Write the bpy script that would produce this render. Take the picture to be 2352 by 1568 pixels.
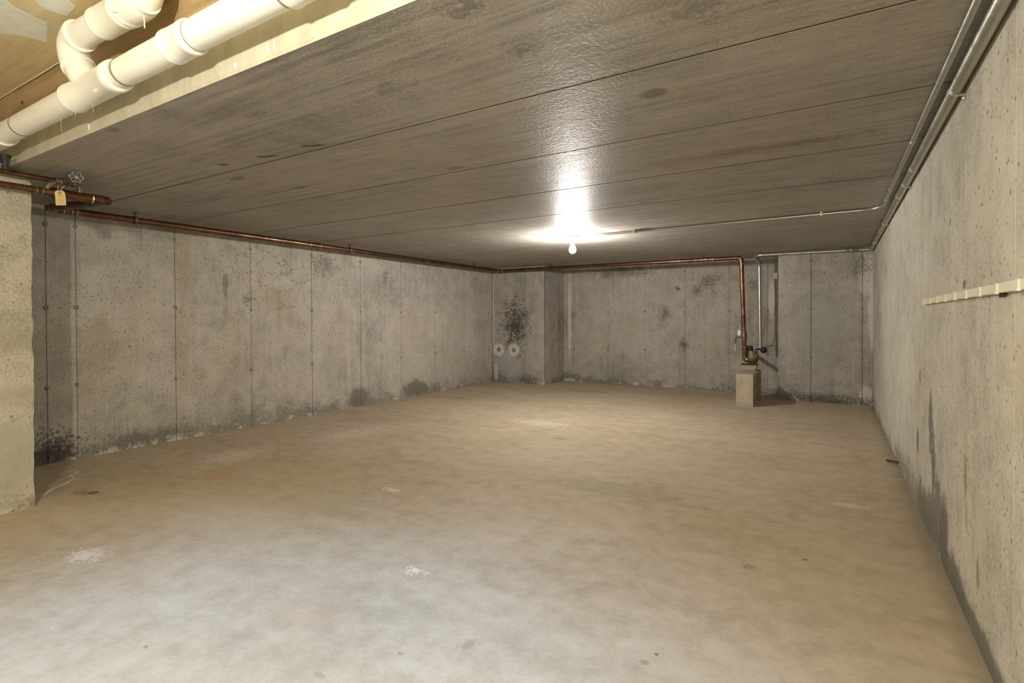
import bpy, bmesh, math, random
from mathutils import Vector, Matrix, noise as mnoise

random.seed(7)
for o in list(bpy.data.objects):
    bpy.data.objects.remove(o, do_unlink=True)
scene = bpy.context.scene
COL = scene.collection

# ------------------------------------------------------------------ camera
F_PX = 1227.66
cam_d = bpy.data.cameras.new('camera')
cam = bpy.data.objects.new('camera', cam_d)
COL.objects.link(cam)
cam_d.sensor_fit = 'HORIZONTAL'
cam_d.sensor_width = 36.0
cam_d.lens = F_PX / 2352.0 * 36.0
cam_d.shift_y = -(784.0 - 745.75) / 2352.0
cam_d.clip_start = 0.02
Rv = Vector((0.85580942, 0.5172767, -0.00388004))
Uv = Vector((-0.00221881, 0.01117133, 0.99993514))
Fv = Vector((-0.51728649, 0.8557453, -0.01070827))
m = Matrix((Rv, Uv, -Fv)).transposed().to_4x4()
m.translation = Vector((0, 0, 1.08))
cam.matrix_world = m
scene.camera = cam

# ------------------------------------------------------------------ world, exposure
world = bpy.data.worlds.new('world')
scene.world = world
world.use_nodes = True
world.node_tree.nodes['Background'].inputs[0].default_value = (0.9, 0.88, 0.85, 1)
world.node_tree.nodes['Background'].inputs[1].default_value = 0.0
vs = scene.view_settings
vs.view_transform = 'Standard'
vs.look = 'None'
vs.exposure = 0.0
vs.gamma = 1.0
vs.use_curve_mapping = False

LAMP_STRENGTH = 2020.0        # bare bulb on the far ceiling, neutral white
LAMP_COLOR = (1.0, 0.96, 0.91)
PENDANT_STRENGTH = 5500.0     # warm bulb hanging in the stair bay behind the camera
PENDANT_COLOR = (1.0, 0.93, 0.75)
PENDANT_POS = (-0.76, -0.46, 1.77)
COOL_FILL_STRENGTH = 11500.0       # added cool fill in a cone shade, makes the bluish floor pool
COOL_FILL_COLOR = (0.15, 0.46, 1.0)
COOL_FILL_POS = (-1.32, 0.46, 2.235)

# ------------------------------------------------------------------ room numbers (metres)
XL, XR = -5.082, 0.4035
YP, YR, YB = 7.751, 7.876, 8.474      # left pilaster, right pilaster, back wall
ZC = 1.949
XPL, XPR = -4.07, -0.645
PIER_X, PIER_Y = -3.985, 1.215
Y_EDGE = 1.112                        # first concrete ceiling plank starts here
Z_BAY = 2.33
Y_FRONT = -2.2


# ------------------------------------------------------------------ node helpers
class NT:
    def __init__(self, name):
        self.mat = bpy.data.materials.new(name)
        self.mat.use_nodes = True
        self.t = self.mat.node_tree
        self.b = self.t.nodes['Principled BSDF']

    def n(self, typ, **kw):
        nd = self.t.nodes.new(typ)
        for k, v in kw.items():
            setattr(nd, k, v)
        return nd

    def put(self, sock, v):
        if isinstance(v, bpy.types.NodeSocket):
            self.t.links.new(v, sock)
        elif v is not None:
            if hasattr(sock.default_value, '__len__') and not hasattr(v, '__len__'):
                v = [v] * len(sock.default_value)
            if hasattr(sock.default_value, '__len__') and len(sock.default_value) == 4 and len(v) == 3:
                v = (*v, 1.0)
            sock.default_value = v

    def math(self, op, a, b=None, c=None, clamp=False):
        nd = self.n('ShaderNodeMath', operation=op)
        nd.use_clamp = clamp
        self.put(nd.inputs[0], a)
        if b is not None:
            self.put(nd.inputs[1], b)
        if c is not None:
            self.put(nd.inputs[2], c)
        return nd.outputs[0]

    def vmath(self, op, a, b=None):
        nd = self.n('ShaderNodeVectorMath', operation=op)
        self.put(nd.inputs[0], a)
        if b is not None:
            self.put(nd.inputs[1], b)
        return nd.outputs['Value'] if op in ('LENGTH', 'DISTANCE', 'DOT_PRODUCT') else nd.outputs[0]

    def pos(self):
        if not hasattr(self, '_p'):
            self._p = self.n('ShaderNodeNewGeometry').outputs['Position']
        return self._p

    def xyz(self):
        if not hasattr(self, '_s'):
            nd = self.n('ShaderNodeSeparateXYZ')
            self.put(nd.inputs[0], self.pos())
            self._s = nd.outputs
        return self._s

    def noise(self, vec, scale, detail=4.0, rough=0.55, dist=0.0, col=False):
        nd = self.n('ShaderNodeTexNoise')
        self.put(nd.inputs['Vector'], vec)
        nd.inputs['Scale'].default_value = scale
        nd.inputs['Detail'].default_value = detail
        nd.inputs['Roughness'].default_value = rough
        nd.inputs['Distortion'].default_value = dist
        return nd.outputs['Color' if col else 'Fac']

    def voro(self, vec, scale, feature='F1'):
        nd = self.n('ShaderNodeTexVoronoi', feature=feature)
        self.put(nd.inputs['Vector'], vec)
        nd.inputs['Scale'].default_value = scale
        return nd

    def rng(self, v, a, b, c=0.0, d=1.0, smooth=True):
        nd = self.n('ShaderNodeMapRange')
        nd.interpolation_type = 'SMOOTHSTEP' if smooth else 'LINEAR'
        self.put(nd.inputs[0], v)
        self.put(nd.inputs[1], a)
        self.put(nd.inputs[2], b)
        self.put(nd.inputs[3], c)
        self.put(nd.inputs[4], d)
        return nd.outputs[0]

    def mix(self, f, a, b, mode='MIX'):
        nd = self.n('ShaderNodeMix', data_type='RGBA', blend_type=mode)
        self.put(nd.inputs[0], f)
        self.put(nd.inputs[6], a)
        self.put(nd.inputs[7], b)
        return nd.outputs[2]

    def ramp(self, f, stops):
        nd = self.n('ShaderNodeValToRGB')
        cr = nd.color_ramp
        while len(cr.elements) < len(stops):
            cr.elements.new(0.5)
        for e, (p, c) in zip(cr.elements, stops):
            e.position = p
            e.color = (*c, 1)
        self.put(nd.inputs[0], f)
        return nd.outputs[0]

    def bump(self, h, strength=0.4, dist=0.01, prev=None):
        nd = self.n('ShaderNodeBump')
        nd.inputs['Strength'].default_value = strength
        nd.inputs['Distance'].default_value = dist
        self.put(nd.inputs['Height'], h)
        if prev is not None:
            self.put(nd.inputs['Normal'], prev)
        return nd.outputs[0]

    def out(self, **kw):
        for k, v in kw.items():
            self.put(self.b.inputs[k.replace('_', ' ')], v)
        return self.mat


def plain(name, col, rough=0.5, metal=0.0, var=0.12, scale=30.0, bump=0.05):
    g = NT(name)
    nz = g.noise(g.pos(), scale, 4)
    c = g.mix(g.rng(nz, 0.3, 0.7), [x * (1 - var) for x in col], [min(1, x * (1 + var)) for x in col])
    g.out(Base_Color=c, Roughness=g.rng(nz, 0.3, 0.7, rough * 0.85, min(1, rough * 1.15)), Metallic=metal,
          Normal=g.bump(nz, bump, 0.002))
    return g.mat


def spots_apply(g, col, spots, wob):
    """stains with a place and an outline of their own: (centre, radii, colour, strength, wobble, speckle)"""
    spk = None
    for (c, r, sc, st, wa, sp) in spots:
        d = g.vmath('SUBTRACT', g.pos(), Vector(c))
        d = g.vmath('MULTIPLY', d, Vector([1.0 / max(x, 1e-4) for x in r]))
        L = g.math('MULTIPLY_ADD', wob, wa * 1.6, g.vmath('LENGTH', d))
        if sp:
            if spk is None:
                spk = g.noise(g.pos(), 42, 3, 0.75)
            v = g.math('MULTIPLY_ADD', L, -0.28, spk)
            mk = g.rng(v, 0.26, 0.44, 0.0, st)
        else:
            mk = g.rng(L, 1.06, 0.58, 0.0, st)
        col = g.mix(mk, col, sc)
    return col


def concrete(name, base, pit=0.9, grain_axis='Z', spots=(), floorline=None, crack=None, rough=0.8, streak=0.16,
             white_edge=None, spec=0.3):
    g = NT(name)
    P = g.pos()
    dark = [x * 0.60 for x in base]
    light = [min(1, x * 1.25) for x in base]
    n1 = g.noise(P, 1.1, 4, 0.6)
    n2 = g.noise(P, 7.0, 4, 0.64)
    n3 = g.noise(P, 85.0, 2, 0.7)
    sc = {'Z': (9, 9, 0.5), 'X': (0.5, 14, 14), 'N': (1, 1, 1)}[grain_axis]
    st = g.noise(g.vmath('MULTIPLY', P, Vector(sc)), 2.2, 4, 0.64)
    f = g.math('MULTIPLY', n1, 0.38)
    f = g.math('MULTIPLY_ADD', n2, 0.30, f)
    f = g.math('MULTIPLY_ADD', st, streak, f)
    f = g.math('MULTIPLY_ADD', n3, 0.34, f)
    tot = 0.38 + 0.30 + streak + 0.34
    f = g.math('DIVIDE', f, tot)
    col = g.ramp(f, [(0.39, dark), (0.50, base), (0.62, light)])
    # warm / cool mottling
    col = g.mix(g.rng(g.noise(P, 2.4, 3), 0.45, 0.7, 0, 0.28), col, [base[0] * 1.05, base[1] * 0.96, base[2] * 0.80])
    # bug holes
    hgt = g.noise(P, 60.0, 2, 0.7)
    if pit > 0:
        Pw = g.vmath('ADD', P, g.vmath('MULTIPLY', g.noise(P, 38, 1, 0.6, 0, True), Vector((0.022, 0.022, 0.03))))
        for scl, thr, keep, k in ((11.0, 0.16, 0.30, 1.0), (21.0, 0.23, 0.95, 1.0), (46.0, 0.30, 0.80, 0.95)):
            v = g.voro(Pw, scl)
            sep = g.n('ShaderNodeSeparateColor')
            g.put(sep.inputs[0], v.outputs['Color'])
            rad = g.math('MULTIPLY', sep.outputs[0], thr)
            mk = g.rng(v.outputs['Distance'], g.math('MULTIPLY', rad, 0.55), rad, 1.0, 0.0)
            mk = g.math('MULTIPLY', mk, g.rng(sep.outputs[1], 1 - keep, 1 - keep + 0.05))
            mk = g.math('MULTIPLY', mk, g.rng(n1, 0.36, 0.56, 0.6, 1.0))
            mk = g.math('MULTIPLY', mk, pit * k)
            col = g.mix(mk, col, [x * 0.16 for x in base])
    wob = g.math('SUBTRACT', g.math('MULTIPLY_ADD', g.noise(P, 34, 2, 0.7), 0.55, g.math('MULTIPLY', g.noise(P, 8, 2, 0.6), 0.75)), 0.65)
    if crack:
        cv = g.voro(g.vmath('ADD', P, g.vmath('MULTIPLY', g.noise(P, 6, 4, 0.6, 0, True), Vector((.28, .28, .28)))), 5.0,
                    'DISTANCE_TO_EDGE')
        cl = g.rng(cv.outputs['Distance'], 0.0, 0.032, 0.85, 0.0)
        for (c, r, stn) in crack:
            d = g.vmath('MULTIPLY', g.vmath('SUBTRACT', P, Vector(c)), Vector([1.0 / x for x in r]))
            mk = g.rng(g.math('MULTIPLY_ADD', wob, 1.2, g.vmath('LENGTH', d)), 1.0, 0.6, 0, stn)
            col = g.mix(g.math('MULTIPLY', mk, cl), col, [x * 0.28 for x in base])
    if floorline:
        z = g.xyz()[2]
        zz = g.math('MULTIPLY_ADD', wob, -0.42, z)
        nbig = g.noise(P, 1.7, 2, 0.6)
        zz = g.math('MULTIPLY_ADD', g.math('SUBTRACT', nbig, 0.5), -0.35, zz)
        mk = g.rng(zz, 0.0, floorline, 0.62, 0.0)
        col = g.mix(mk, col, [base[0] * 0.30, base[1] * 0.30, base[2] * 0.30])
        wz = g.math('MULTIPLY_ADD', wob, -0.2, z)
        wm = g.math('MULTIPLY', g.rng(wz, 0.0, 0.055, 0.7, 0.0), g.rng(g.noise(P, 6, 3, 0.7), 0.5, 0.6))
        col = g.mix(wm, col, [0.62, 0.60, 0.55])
    col = spots_apply(g, col, spots, wob)
    rr = g.rng(f, 0.35, 0.65, rough, min(1, rough * 0.88))
    g.out(Base_Color=col, Roughness=rr, Normal=g.bump(hgt, 0.45, 0.006), Specular_IOR_Level=spec)
    return g.mat


W = (0.415, 0.385, 0.335)
BLK = (0.05, 0.045, 0.04)
DAMP = (0.15, 0.135, 0.11)
WHT = (0.66, 0.64, 0.60)
RUST = (0.30, 0.22, 0.12)
M = {}
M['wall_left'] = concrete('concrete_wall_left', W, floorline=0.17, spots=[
    ((-5.08, 4.71, 0.10), (.1, .17, .16), DAMP, .8, .8, 0), ((-5.08, 5.76, 0.10), (.1, .30, .14), DAMP, .85, .9, 0),
    ((-5.08, 1.66, 0.10), (.1, .26, .17), BLK, .8, 1.0, 1), ((-5.08, 1.55, 0.05), (.1, .3, .10), BLK, .7, 1.0, 0),
    ((-5.08, 3.60, 1.30), (.1, .22, .16), RUST, .35, .8, 0), ((-5.08, 3.27, 1.29), (.1, .10, .09), BLK, .5, .9, 1),
    ((-5.08, 3.01, 1.42), (.1, .035, .13), BLK, .4, .7, 0), ((-5.08, 1.96, .86), (.1, .16, .28), RUST, .35, .9, 0),
    ((-5.08, 2.62, 1.5), (.1, .09, .40), RUST, .24, .9, 0), ((-5.08, 2.6, .8), (.1, .08, .5), RUST, .22, .8, 0),
    ((-5.08, 4.17, 1.72), (.1, .22, .14), BLK, .45, 1.0, 1), ((-5.08, 5.18, 1.62), (.1, .07, .30), BLK, .35, .8, 1),
    ((-5.08, 2.3, .08), (.1, .5, .09), BLK, .4, 1.0, 1), ((-5.08, 4.9, 1.5), (.1, .8, .3), BLK, .22, 1.2, 1)],
    crack=[((-5.08, 3.65, 1.45), (.1, .42, .36), .75), ((-5.08, 3.5, 1.72), (.1, .7, .16), .6), ((-5.08, 3.0, 1.6), (.1, .3, .25), .4)])
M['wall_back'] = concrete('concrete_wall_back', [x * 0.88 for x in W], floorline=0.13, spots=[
    ((-4.625, 7.75, .98), (.34, .09, .55), BLK, .9, .9, 1), ((-4.63, 7.75, .60), (.2, .06, .3), BLK, .45, 1.0, 1),
    ((-4.36, 7.75, .07), (.3, .06, .13), BLK, .7, .9, 1), ((-4.9, 7.75, .25), (.35, .06, .3), BLK, .3, 1.2, 1),
    ((-4.74, 7.75, .30), (.3, .06, .2), (.42, .44, .45), .4, .9, 0),
    ((-4.95, 7.75, .553), (.13, .05, .13), WHT, .75, .5, 0), ((-4.65, 7.75, .561), (.13, .05, .13), WHT, .75, .5, 0),
    ((-5.07, 7.75, 1.1), (.022, .04, .95), WHT, .75, .5, 0), ((-5.0, 7.75, .2), (.05, .05, .18), WHT, .5, .9, 0),
    ((-3.95, 8.47, 1.1), (.035, .05, .9), WHT, .6, .6, 0), ((-4.05, 8.3, .9), (.05, .12, .9), BLK, .35, .8, 1),
    ((-1.63, 8.47, 1.66), (.20, .06, .15), BLK, .6, 1.0, 1), ((-1.82, 8.47, 1.50), (.14, .06, .12), BLK, .6, 1.0, 1),
    ((-2.30, 8.47, 1.17), (.11, .06, .15), BLK, .6, 1.1, 1), ((-2.01, 8.47, .67), (.09, .06, .12), BLK, .7, 1.1, 1),
    ((-2.10, 8.47, 1.54), (.06, .06, .06), BLK, .8, .8, 1), ((-3.0, 8.47, 1.85), (.7, .06, .13), BLK, .55, 1.2, 1),
    ((-1.0, 8.47, 1.56), (.09, .06, .12), BLK, .6, .9, 1), ((-.78, 8.47, 1.35), (.05, .06, .30), WHT, .6, .7, 0),
    ((-.86, 8.47, 1.0), (.07, .06, .3), (.2, .12, .07), .4, .9, 1)])
M['wall_back_right'] = concrete('concrete_wall_back_right', [x * 0.90 for x in W], floorline=0.16, spots=[
    ((.33, 7.876, 1.62), (.10, .06, .30), WHT, .6, .9, 0), ((.39, 7.876, 1.15), (.05, .06, .5), WHT, .65, .8, 0),
    ((.33, 7.876, .14), (.09, .06, .11), WHT, .6, .8, 0), ((.28, 7.876, 1.70), (.14, .06, .2), BLK, .5, 1.0, 1),
    ((-.1, 7.876, .04), (.6, .06, .09), BLK, .75, 1.0, 1), ((-.2, 7.876, .95), (.4, .06, .7), (.27, .28, .24), .45, 1.0, 0)])
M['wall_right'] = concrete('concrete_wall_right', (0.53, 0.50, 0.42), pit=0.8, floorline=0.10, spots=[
    ((.4, 3.31, .55), (.1, .07, .20), DAMP, .85, .9, 0), ((.4, 3.22, .38), (.1, .06, .24), DAMP, .9, .8, 0),
    ((.4, 3.10, .22), (.1, .10, .16), DAMP, .8, 1.0, 0), ((.4, 2.93, .13), (.1, .14, .20), DAMP, .95, .7, 0),
    ((.4, 3.4, .07), (.1, .55, .16), DAMP, .85, 1.0, 0), ((.4, 2.75, .02), (.1, .35, .14), DAMP, .9, .8, 0),
    ((.4, 2.3, .02), (.1, .55, .075), DAMP, .9, .6, 0), ((.4, 3.70, .76), (.1, .06, .06), DAMP, .85, 1.2, 1),
    ((.4, 3.78, .39), (.1, .06, .09), DAMP, .85, 1.0, 0), ((.4, 2.49, .50), (.1, .035, .09), RUST, .85, .7, 0),
    ((.4, 2.47, .36), (.1, .02, .06), RUST, .6, .8, 0), ((.4, 2.29, .23), (.1, .025, .06), RUST, .85, .7, 0),
    ((.4, 2.81, 1.47), (.1, .02, .025), DAMP, .8, .8, 0), ((.4, 2.53, 1.20), (.1, .03, .02), BLK, .7, .8, 0),
    ((.4, 4.4, .05), (.1, .8, .17), DAMP, .6, 1.2, 1)])
M['pier'] = concrete('concrete_pier', (0.43, 0.405, 0.33), pit=0.8, floorline=0.08, grain_axis='N', streak=0.1, spots=[
    ((-3.98, 1.05, .98), (.06, .6, .10), (.30, .27, .19), .5, .9, 0), ((-3.98, 1.1, .65), (.06, .5, .07), (.30, .27, .19), .4, .9, 0),
    ((-3.98, 1.1, 1.7), (.06, .25, .09), (.30, .27, .20), .5, .9, 1), ((-3.98, 1.1, .3), (.06, .3, .2), (.33, .33, .27), .5, 1., 0)])
M['ceiling'] = concrete('concrete_ceiling', (0.325, 0.30, 0.262), pit=0.0, grain_axis='X', streak=0.75, rough=0.52, spec=0.32, spots=[
    ((-3.143, 1.946, ZC), (.09, .035, .06), BLK, .6, .6, 0), ((-.604, 2.06, ZC), (.07, .05, .06), BLK, .6, .7, 0),
    ((-2.098, 1.379, ZC), (.08, .035, .06), BLK, .45, .8, 1), ((-1.856, 2.47, ZC), (.07, .04, .06), BLK, .5, .8, 0),
    ((-3.0, 2.29, ZC), (.07, .03, .06), BLK, .45, .8, 0), ((-.886, 1.223, ZC), (.09, .05, .06), BLK, .5, .9, 1),
    ((-.867, 1.506, ZC), (.10, .07, .06), BLK, .4, .9, 1), ((-.43, 3.03, ZC), (.7, .10, .06), (.17, .13, .07), .4, 1.1, 0),
    ((-.166, 3.02, ZC), (.5, .06, .06), BLK, .35, 1.1, 1), ((-1.225, 3.95, ZC), (.06, .03, .06), BLK, .5, .8, 0),
    ((-2.816, 1.154, ZC), (.07, .03, .06), BLK, .5, .8, 1), ((-.335, 1.562, ZC), (.12, .06, .06), BLK, .35, .9, 1),
    ((-1.42, 1.488, ZC), (.15, .05, .06), BLK, .3, 1.0, 1), ((-2.0, 1.6, ZC), (.9, .10, .06), BLK, .25, 1.2, 1),
    ((.1, 4.0, ZC), (.5, .3, .06), BLK, .4, 1.2, 1), ((-2.2, 2.1, ZC), (.5, .08, .06), (.36, .32, .25), .5, 1.1, 0)])


def plank_face_mat():
    g = NT('limed_plank_edge')
    P = g.pos()
    n1 = g.noise(g.vmath('MULTIPLY', P, Vector((3, 3, 1.2))), 4, 5, .6)
    n2 = g.noise(P, 40, 4, .6)
    c = g.ramp(n1, [(.32, (.48, .44, .34)), (.52, (.55, .52, .41)), (.75, (.62, .59, .49))])
    c = g.mix(g.rng(n2, .55, .75, 0, .3), c, (.40, .37, .28))
    g.out(Base_Color=c, Roughness=.8, Normal=g.bump(n2, .3, .004))
    return g.mat


M['plank_face'] = plank_face_mat()


def floor_mat():
    g = NT('concrete_floor')
    P = g.pos()
    wv = g.vmath('ADD', P, g.vmath('MULTIPLY', g.noise(P, 0.9, 1, .5, 0, True), Vector((.6, .6, 0))))
    n1 = g.noise(wv, 0.9, 4, .55)
    nd = g.n('ShaderNodeMapping')
    g.put(nd.inputs[0], wv)
    nd.inputs['Rotation'].default_value = (0, 0, math.radians(35))
    nd.inputs['Scale'].default_value = (0.8, 3.2, 1)
    n2 = g.noise(nd.outputs[0], 1.6, 4, .6)
    n3 = g.noise(P, 60, 3, .7)
    n4 = g.noise(P, 240, 1, .7)
    n5 = g.noise(P, 9, 4, .7)
    f = g.math('MULTIPLY', n1, .30)
    f = g.math('MULTIPLY_ADD', n2, .18, f)
    f = g.math('MULTIPLY_ADD', n5, .34, f)
    f = g.math('MULTIPLY_ADD', n3, .12, f)
    f = g.math('MULTIPLY_ADD', n4, .06, f)
    c = g.ramp(f, [(.38, (.335, .268, .185)), (.50, (.43, .357, .255)), (.63, (.51, .445, .345))])
    # reddish and ochre traces, chalky scuffs
    c = g.mix(g.rng(g.noise(P, 1.3, 4, .6), .52, .74, 0, .35), c, (.44, .30, .185))
    c = g.mix(g.rng(g.noise(P, 0.8, 3, .5), .50, .72, 0, .30), c, (.40, .335, .20))
    sc = g.math('MULTIPLY', g.rng(g.noise(nd.outputs[0], 7, 4, .7), .60, .74), g.rng(g.noise(P, 1.1, 3), .50, .64))
    c = g.mix(g.math('MULTIPLY', sc, .55), c, (.70, .65, .56))
    sk = g.rng(g.noise(P, 110, 2, .5), .70, .76)
    c = g.mix(g.math('MULTIPLY', sk, .5), c, (.18, .14, .09))
    Pw = g.vmath('ADD', P, g.vmath('MULTIPLY', g.noise(P, 40, 1, .6, 0, True), Vector((.03, .03, 0))))
    for scl, thr, keep, cc, k in ((6.0, .055, .30, (.14, .105, .065), .85), (9.0, .06, .22, (.76, .71, .62), .8), (26.0, .13, .30, (.20, .155, .10), .55), (30.0, .12, .22, (.70, .65, .56), .5)):
        v = g.voro(Pw, scl)
        sep = g.n('ShaderNodeSeparateColor')
        g.put(sep.inputs[0], v.outputs['Color'])
        rad = g.math('MULTIPLY', sep.outputs[0], thr)
        mk = g.math('MULTIPLY', g.rng(v.outputs['Distance'], g.math('MULTIPLY', rad, .4), rad, k, 0.0), g.rng(sep.outputs[1], 1 - keep, 1 - keep + .04))
        c = g.mix(mk, c, cc)
    wob = g.math('SUBTRACT', g.math('MULTIPLY_ADD', g.noise(P, 70, 2, .7), .6, g.math('MULTIPLY', g.noise(P, 14, 2, .6), .7)), .65)
    D = (.12, .085, .05)
    G = (.24, .21, .17)
    Cc = (.74, .69, .60)
    c = spots_apply(g, c, [
        ((-3.986, 1.503, 0), (.045, .035, 1), D, .85, .8, 0), ((-4.05, 1.46, 0), (.11, .05, 1), D, .5, 1., 1),
        ((-2.134, 4.335, 0), (.06, .05, 1), G, .7, .8, 0),
        ((-1.041, 1.432, 0), (.02, .035, 1), G, .55, .6, 0), ((-1.201, 1.282, 0), (.014, .009, 1), G, .8, .5, 0),
        ((-1.338, 1.077, 0), (.03, .014, 1), G, .5, .8, 0), ((-1.951, .876, 0), (.012, .008, 1), G, .8, .5, 0),
        ((-.111, 2.711, 0), (.014, .009, 1), D, .9, .5, 0), ((-.319, 2.514, 0), (.05, .05, 1), D, .4, .9, 1),
        ((-.511, 1.642, 0), (.02, .016, 1), G, .7, .6, 0), ((-.49, 1.70, 0), (.008, .008, 1), D, .8, .6, 0),
        ((-2.402, 2.494, 0), (.10, .05, 1), Cc, .6, 1.1, 1), ((-2.946, 1.082, 0), (.13, .10, 1), Cc, .6, 1.0, 1),
        ((-1.55, 1.737, 0), (.06, .05, 1), Cc, .7, 1.0, 1), ((.071, 3.629, 0), (.14, .06, 1), Cc, .4, 1.2, 1),
        ((-1.231, 3.233, 0), (.6, .15, 1), (.27, .25, .17), .35, 1.2, 0), ((-4.1, 2.5, 0), (.25, .35, 1), Cc, .4, 1.1, 1),
        ((-3.692, 2.122, 0), (.2, .15, 1), (.45, .27, .14), .4, 1.0, 0), ((-2.6, 4.9, 0), (.5, .2, 1), Cc, .4, 1.2, 1),
        ((-3.9, 3.5, 0), (.3, .6, 1), Cc, .35, 1.2, 1), ((-3.1, 7.4, 0), (.35, .12, 1), D, .3, 1., 0)], wob)
    # damp dark rim along the walls
    x, y, z = g.xyz()[0], g.xyz()[1], g.xyz()[2]
    ew = g.math('SUBTRACT', XR, x)
    mk = g.rng(g.math('MULTIPLY_ADD', wob, .10, ew), 0.0, .10, .55, 0)
    c = g.mix(mk, c, (.22, .185, .125))
    h = n3
    g.out(Base_Color=c, Roughness=g.rng(f, .38, .62, .80, .66), Normal=g.bump(h, .3, .003), Specular_IOR_Level=.28)
    return g.mat


M['floor'] = floor_mat()


def wood_mat(name, a, b, c3, axis=(0.35, 7, 7), rough=.6):
    g = NT(name)
    P = g.pos()
    V = g.vmath('MULTIPLY', P, Vector(axis))
    V = g.vmath('ADD', V, g.vmath('MULTIPLY', g.noise(P, 1.5, 3, .5, 0, True), Vector((.6, .6, .6))))
    n1 = g.noise(V, 2.5, 6, .65)
    n2 = g.noise(P, 2.0, 3, .5)
    f = g.math('MULTIPLY_ADD', n2, .4, g.math('MULTIPLY', n1, .6))
    col = g.ramp(f, [(.36, a), (.5, b), (.66, c3)])
    g.out(Base_Color=col, Roughness=rough, Normal=g.bump(n1, .15, .003))
    return g.mat


M['plywood'] = wood_mat('plywood', (.60, .48, .28), (.74, .62, .38), (.82, .72, .50))
M['board'] = wood_mat('header_board', (.30, .205, .105), (.43, .315, .175), (.52, .40, .245))
M['plaster'] = plain('skim_plaster', (.80, .82, .74), .85, 0, .08, 14, .3)
M['splinter'] = plain('torn_veneer_edge_lit', (.88, .80, .58), .8, 0, .1, 60)  # veneer lightened to mimic light on the torn edge


def copper_mat():
    g = NT('copper')
    n = g.noise(g.pos(), 9, 5, .6)
    n2 = g.noise(g.pos(), 60, 3)
    c = g.ramp(n, [(.35, (.095, .048, .029)), (.55, (.19, .098, .058)), (.72, (.29, .16, .10))])
    g.out(Base_Color=c, Metallic=.9, Roughness=g.rng(n, .3, .7, .42, .26), Normal=g.bump(n2, .04, .001))
    return g.mat


M['copper'] = copper_mat()
M['solder'] = plain('solder_ring', (.48, .38, .29), .4, .9, .2, 80)
M['brass'] = plain('aged_brass', (.17, .125, .07), .52, .65, .3, 40, .25)
M['steel'] = plain('galvanised_conduit', (.46, .46, .41), .34, .85, .08, 25)
M['dull_steel'] = plain('dull_fitting', (.22, .21, .18), .6, .7, .3, 60, .3)
M['zinc'] = plain('zinc_strap', (.60, .59, .54), .32, .9, .1, 40)
M['black'] = plain('black_rubber', (.012, .012, .014), .6, 0, .2, 40)
M['dark_iron'] = plain('dark_iron', (.055, .04, .03), .6, .5, .3, 60)
M['brown_strap'] = plain('copper_plated_strap', (.20, .10, .06), .5, .7, .2, 50)
M['grey_wheel'] = plain('grey_wheel', (.30, .33, .36), .45, .6, .2, 70)
M['manila'] = plain('manila_card', (.72, .56, .29), .8, 0, .06, 25)
M['eyelet'] = plain('orange_eyelet', (.45, .17, .04), .7, 0, .1, 60)
M['string'] = plain('cotton_string', (.78, .72, .58), .9, 0, .1, 80)
M['ink'] = plain('pencil_ink', (.16, .12, .04), .8, 0, .1, 80)
M['paper'] = plain('white_paper_tag', (.72, .68, .58), .8, 0, .05, 60)
M['yellow'] = plain('yellow_lever', (.62, .40, .12), .5, 0, .1, 60)
M['porcelain'] = plain('white_porcelain', (.78, .78, .76), .25, 0, .03, 30)
M['cream'] = plain('cream_enamel', (.74, .70, .56), .42, 0, .04, 20)
M['rebar'] = plain('rusty_steel', (.06, .035, .02), .8, .3, .3, 80)
M['debris'] = plain('efflorescence', (.68, .66, .6), .9, 0, .1, 60)


def pvc_mat():
    g = NT('pvc')
    P = g.pos()
    n = g.noise(P, 5, 5, .6)
    c = g.mix(g.rng(n, .45, .75, 0, .35), (.86, .85, .79), (.74, .70, .59))
    c = g.mix(g.rng(g.noise(P, 70, 3), .68, .74, 0, .35), c, (.4, .36, .28))
    g.out(Base_Color=c, Roughness=.34, Specular_IOR_Level=.5)
    return g.mat


M['pvc'] = pvc_mat()
M['primer'] = plain('grey_primer_ring', (.27, .255, .21), .6, 0, .15, 60)
M['purple'] = plain('primer_stain', (.62, .50, .43), .5, 0, .1, 30)


def block_mat():
    g = NT('cinder_block')
    P = g.pos()
    n = g.noise(P, 160, 4, .7)
    n2 = g.noise(P, 7, 4)
    f = g.math('MULTIPLY_ADD', n2, .4, g.math('MULTIPLY', n, .6))
    c = g.ramp(f, [(.35, (.27, .22, .155)), (.5, (.40, .34, .25)), (.66, (.48, .42, .32))])
    g.out(Base_Color=c, Roughness=.92, Normal=g.bump(n, .5, .003))
    return g.mat


M['block'] = block_mat()
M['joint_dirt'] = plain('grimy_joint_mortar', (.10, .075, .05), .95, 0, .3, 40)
M['brick'] = plain('worn_brick', (.34, .27, .20), .9, 0, .3, 50, .5)
M['tie'] = plain('rusty_tie_stub', (.23, .20, .155), .85, 0, .4, 60, .5)


def emit_mat(name, col, s):
    g = NT(name)
    g.put(g.b.inputs['Emission Color'], col)
    g.b.inputs['Emission Strength'].default_value = s
    g.b.inputs['Base Color'].default_value = (.9, .9, .9, 1)
    return g.mat


M['bulb'] = emit_mat('lit_bulb', LAMP_COLOR, LAMP_STRENGTH)
M['bulb_warm'] = emit_mat('lit_warm_bulb', PENDANT_COLOR, PENDANT_STRENGTH)
M['bulb_cool_fill'] = emit_mat('added_cool_fill_bulb', COOL_FILL_COLOR, COOL_FILL_STRENGTH)


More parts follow.
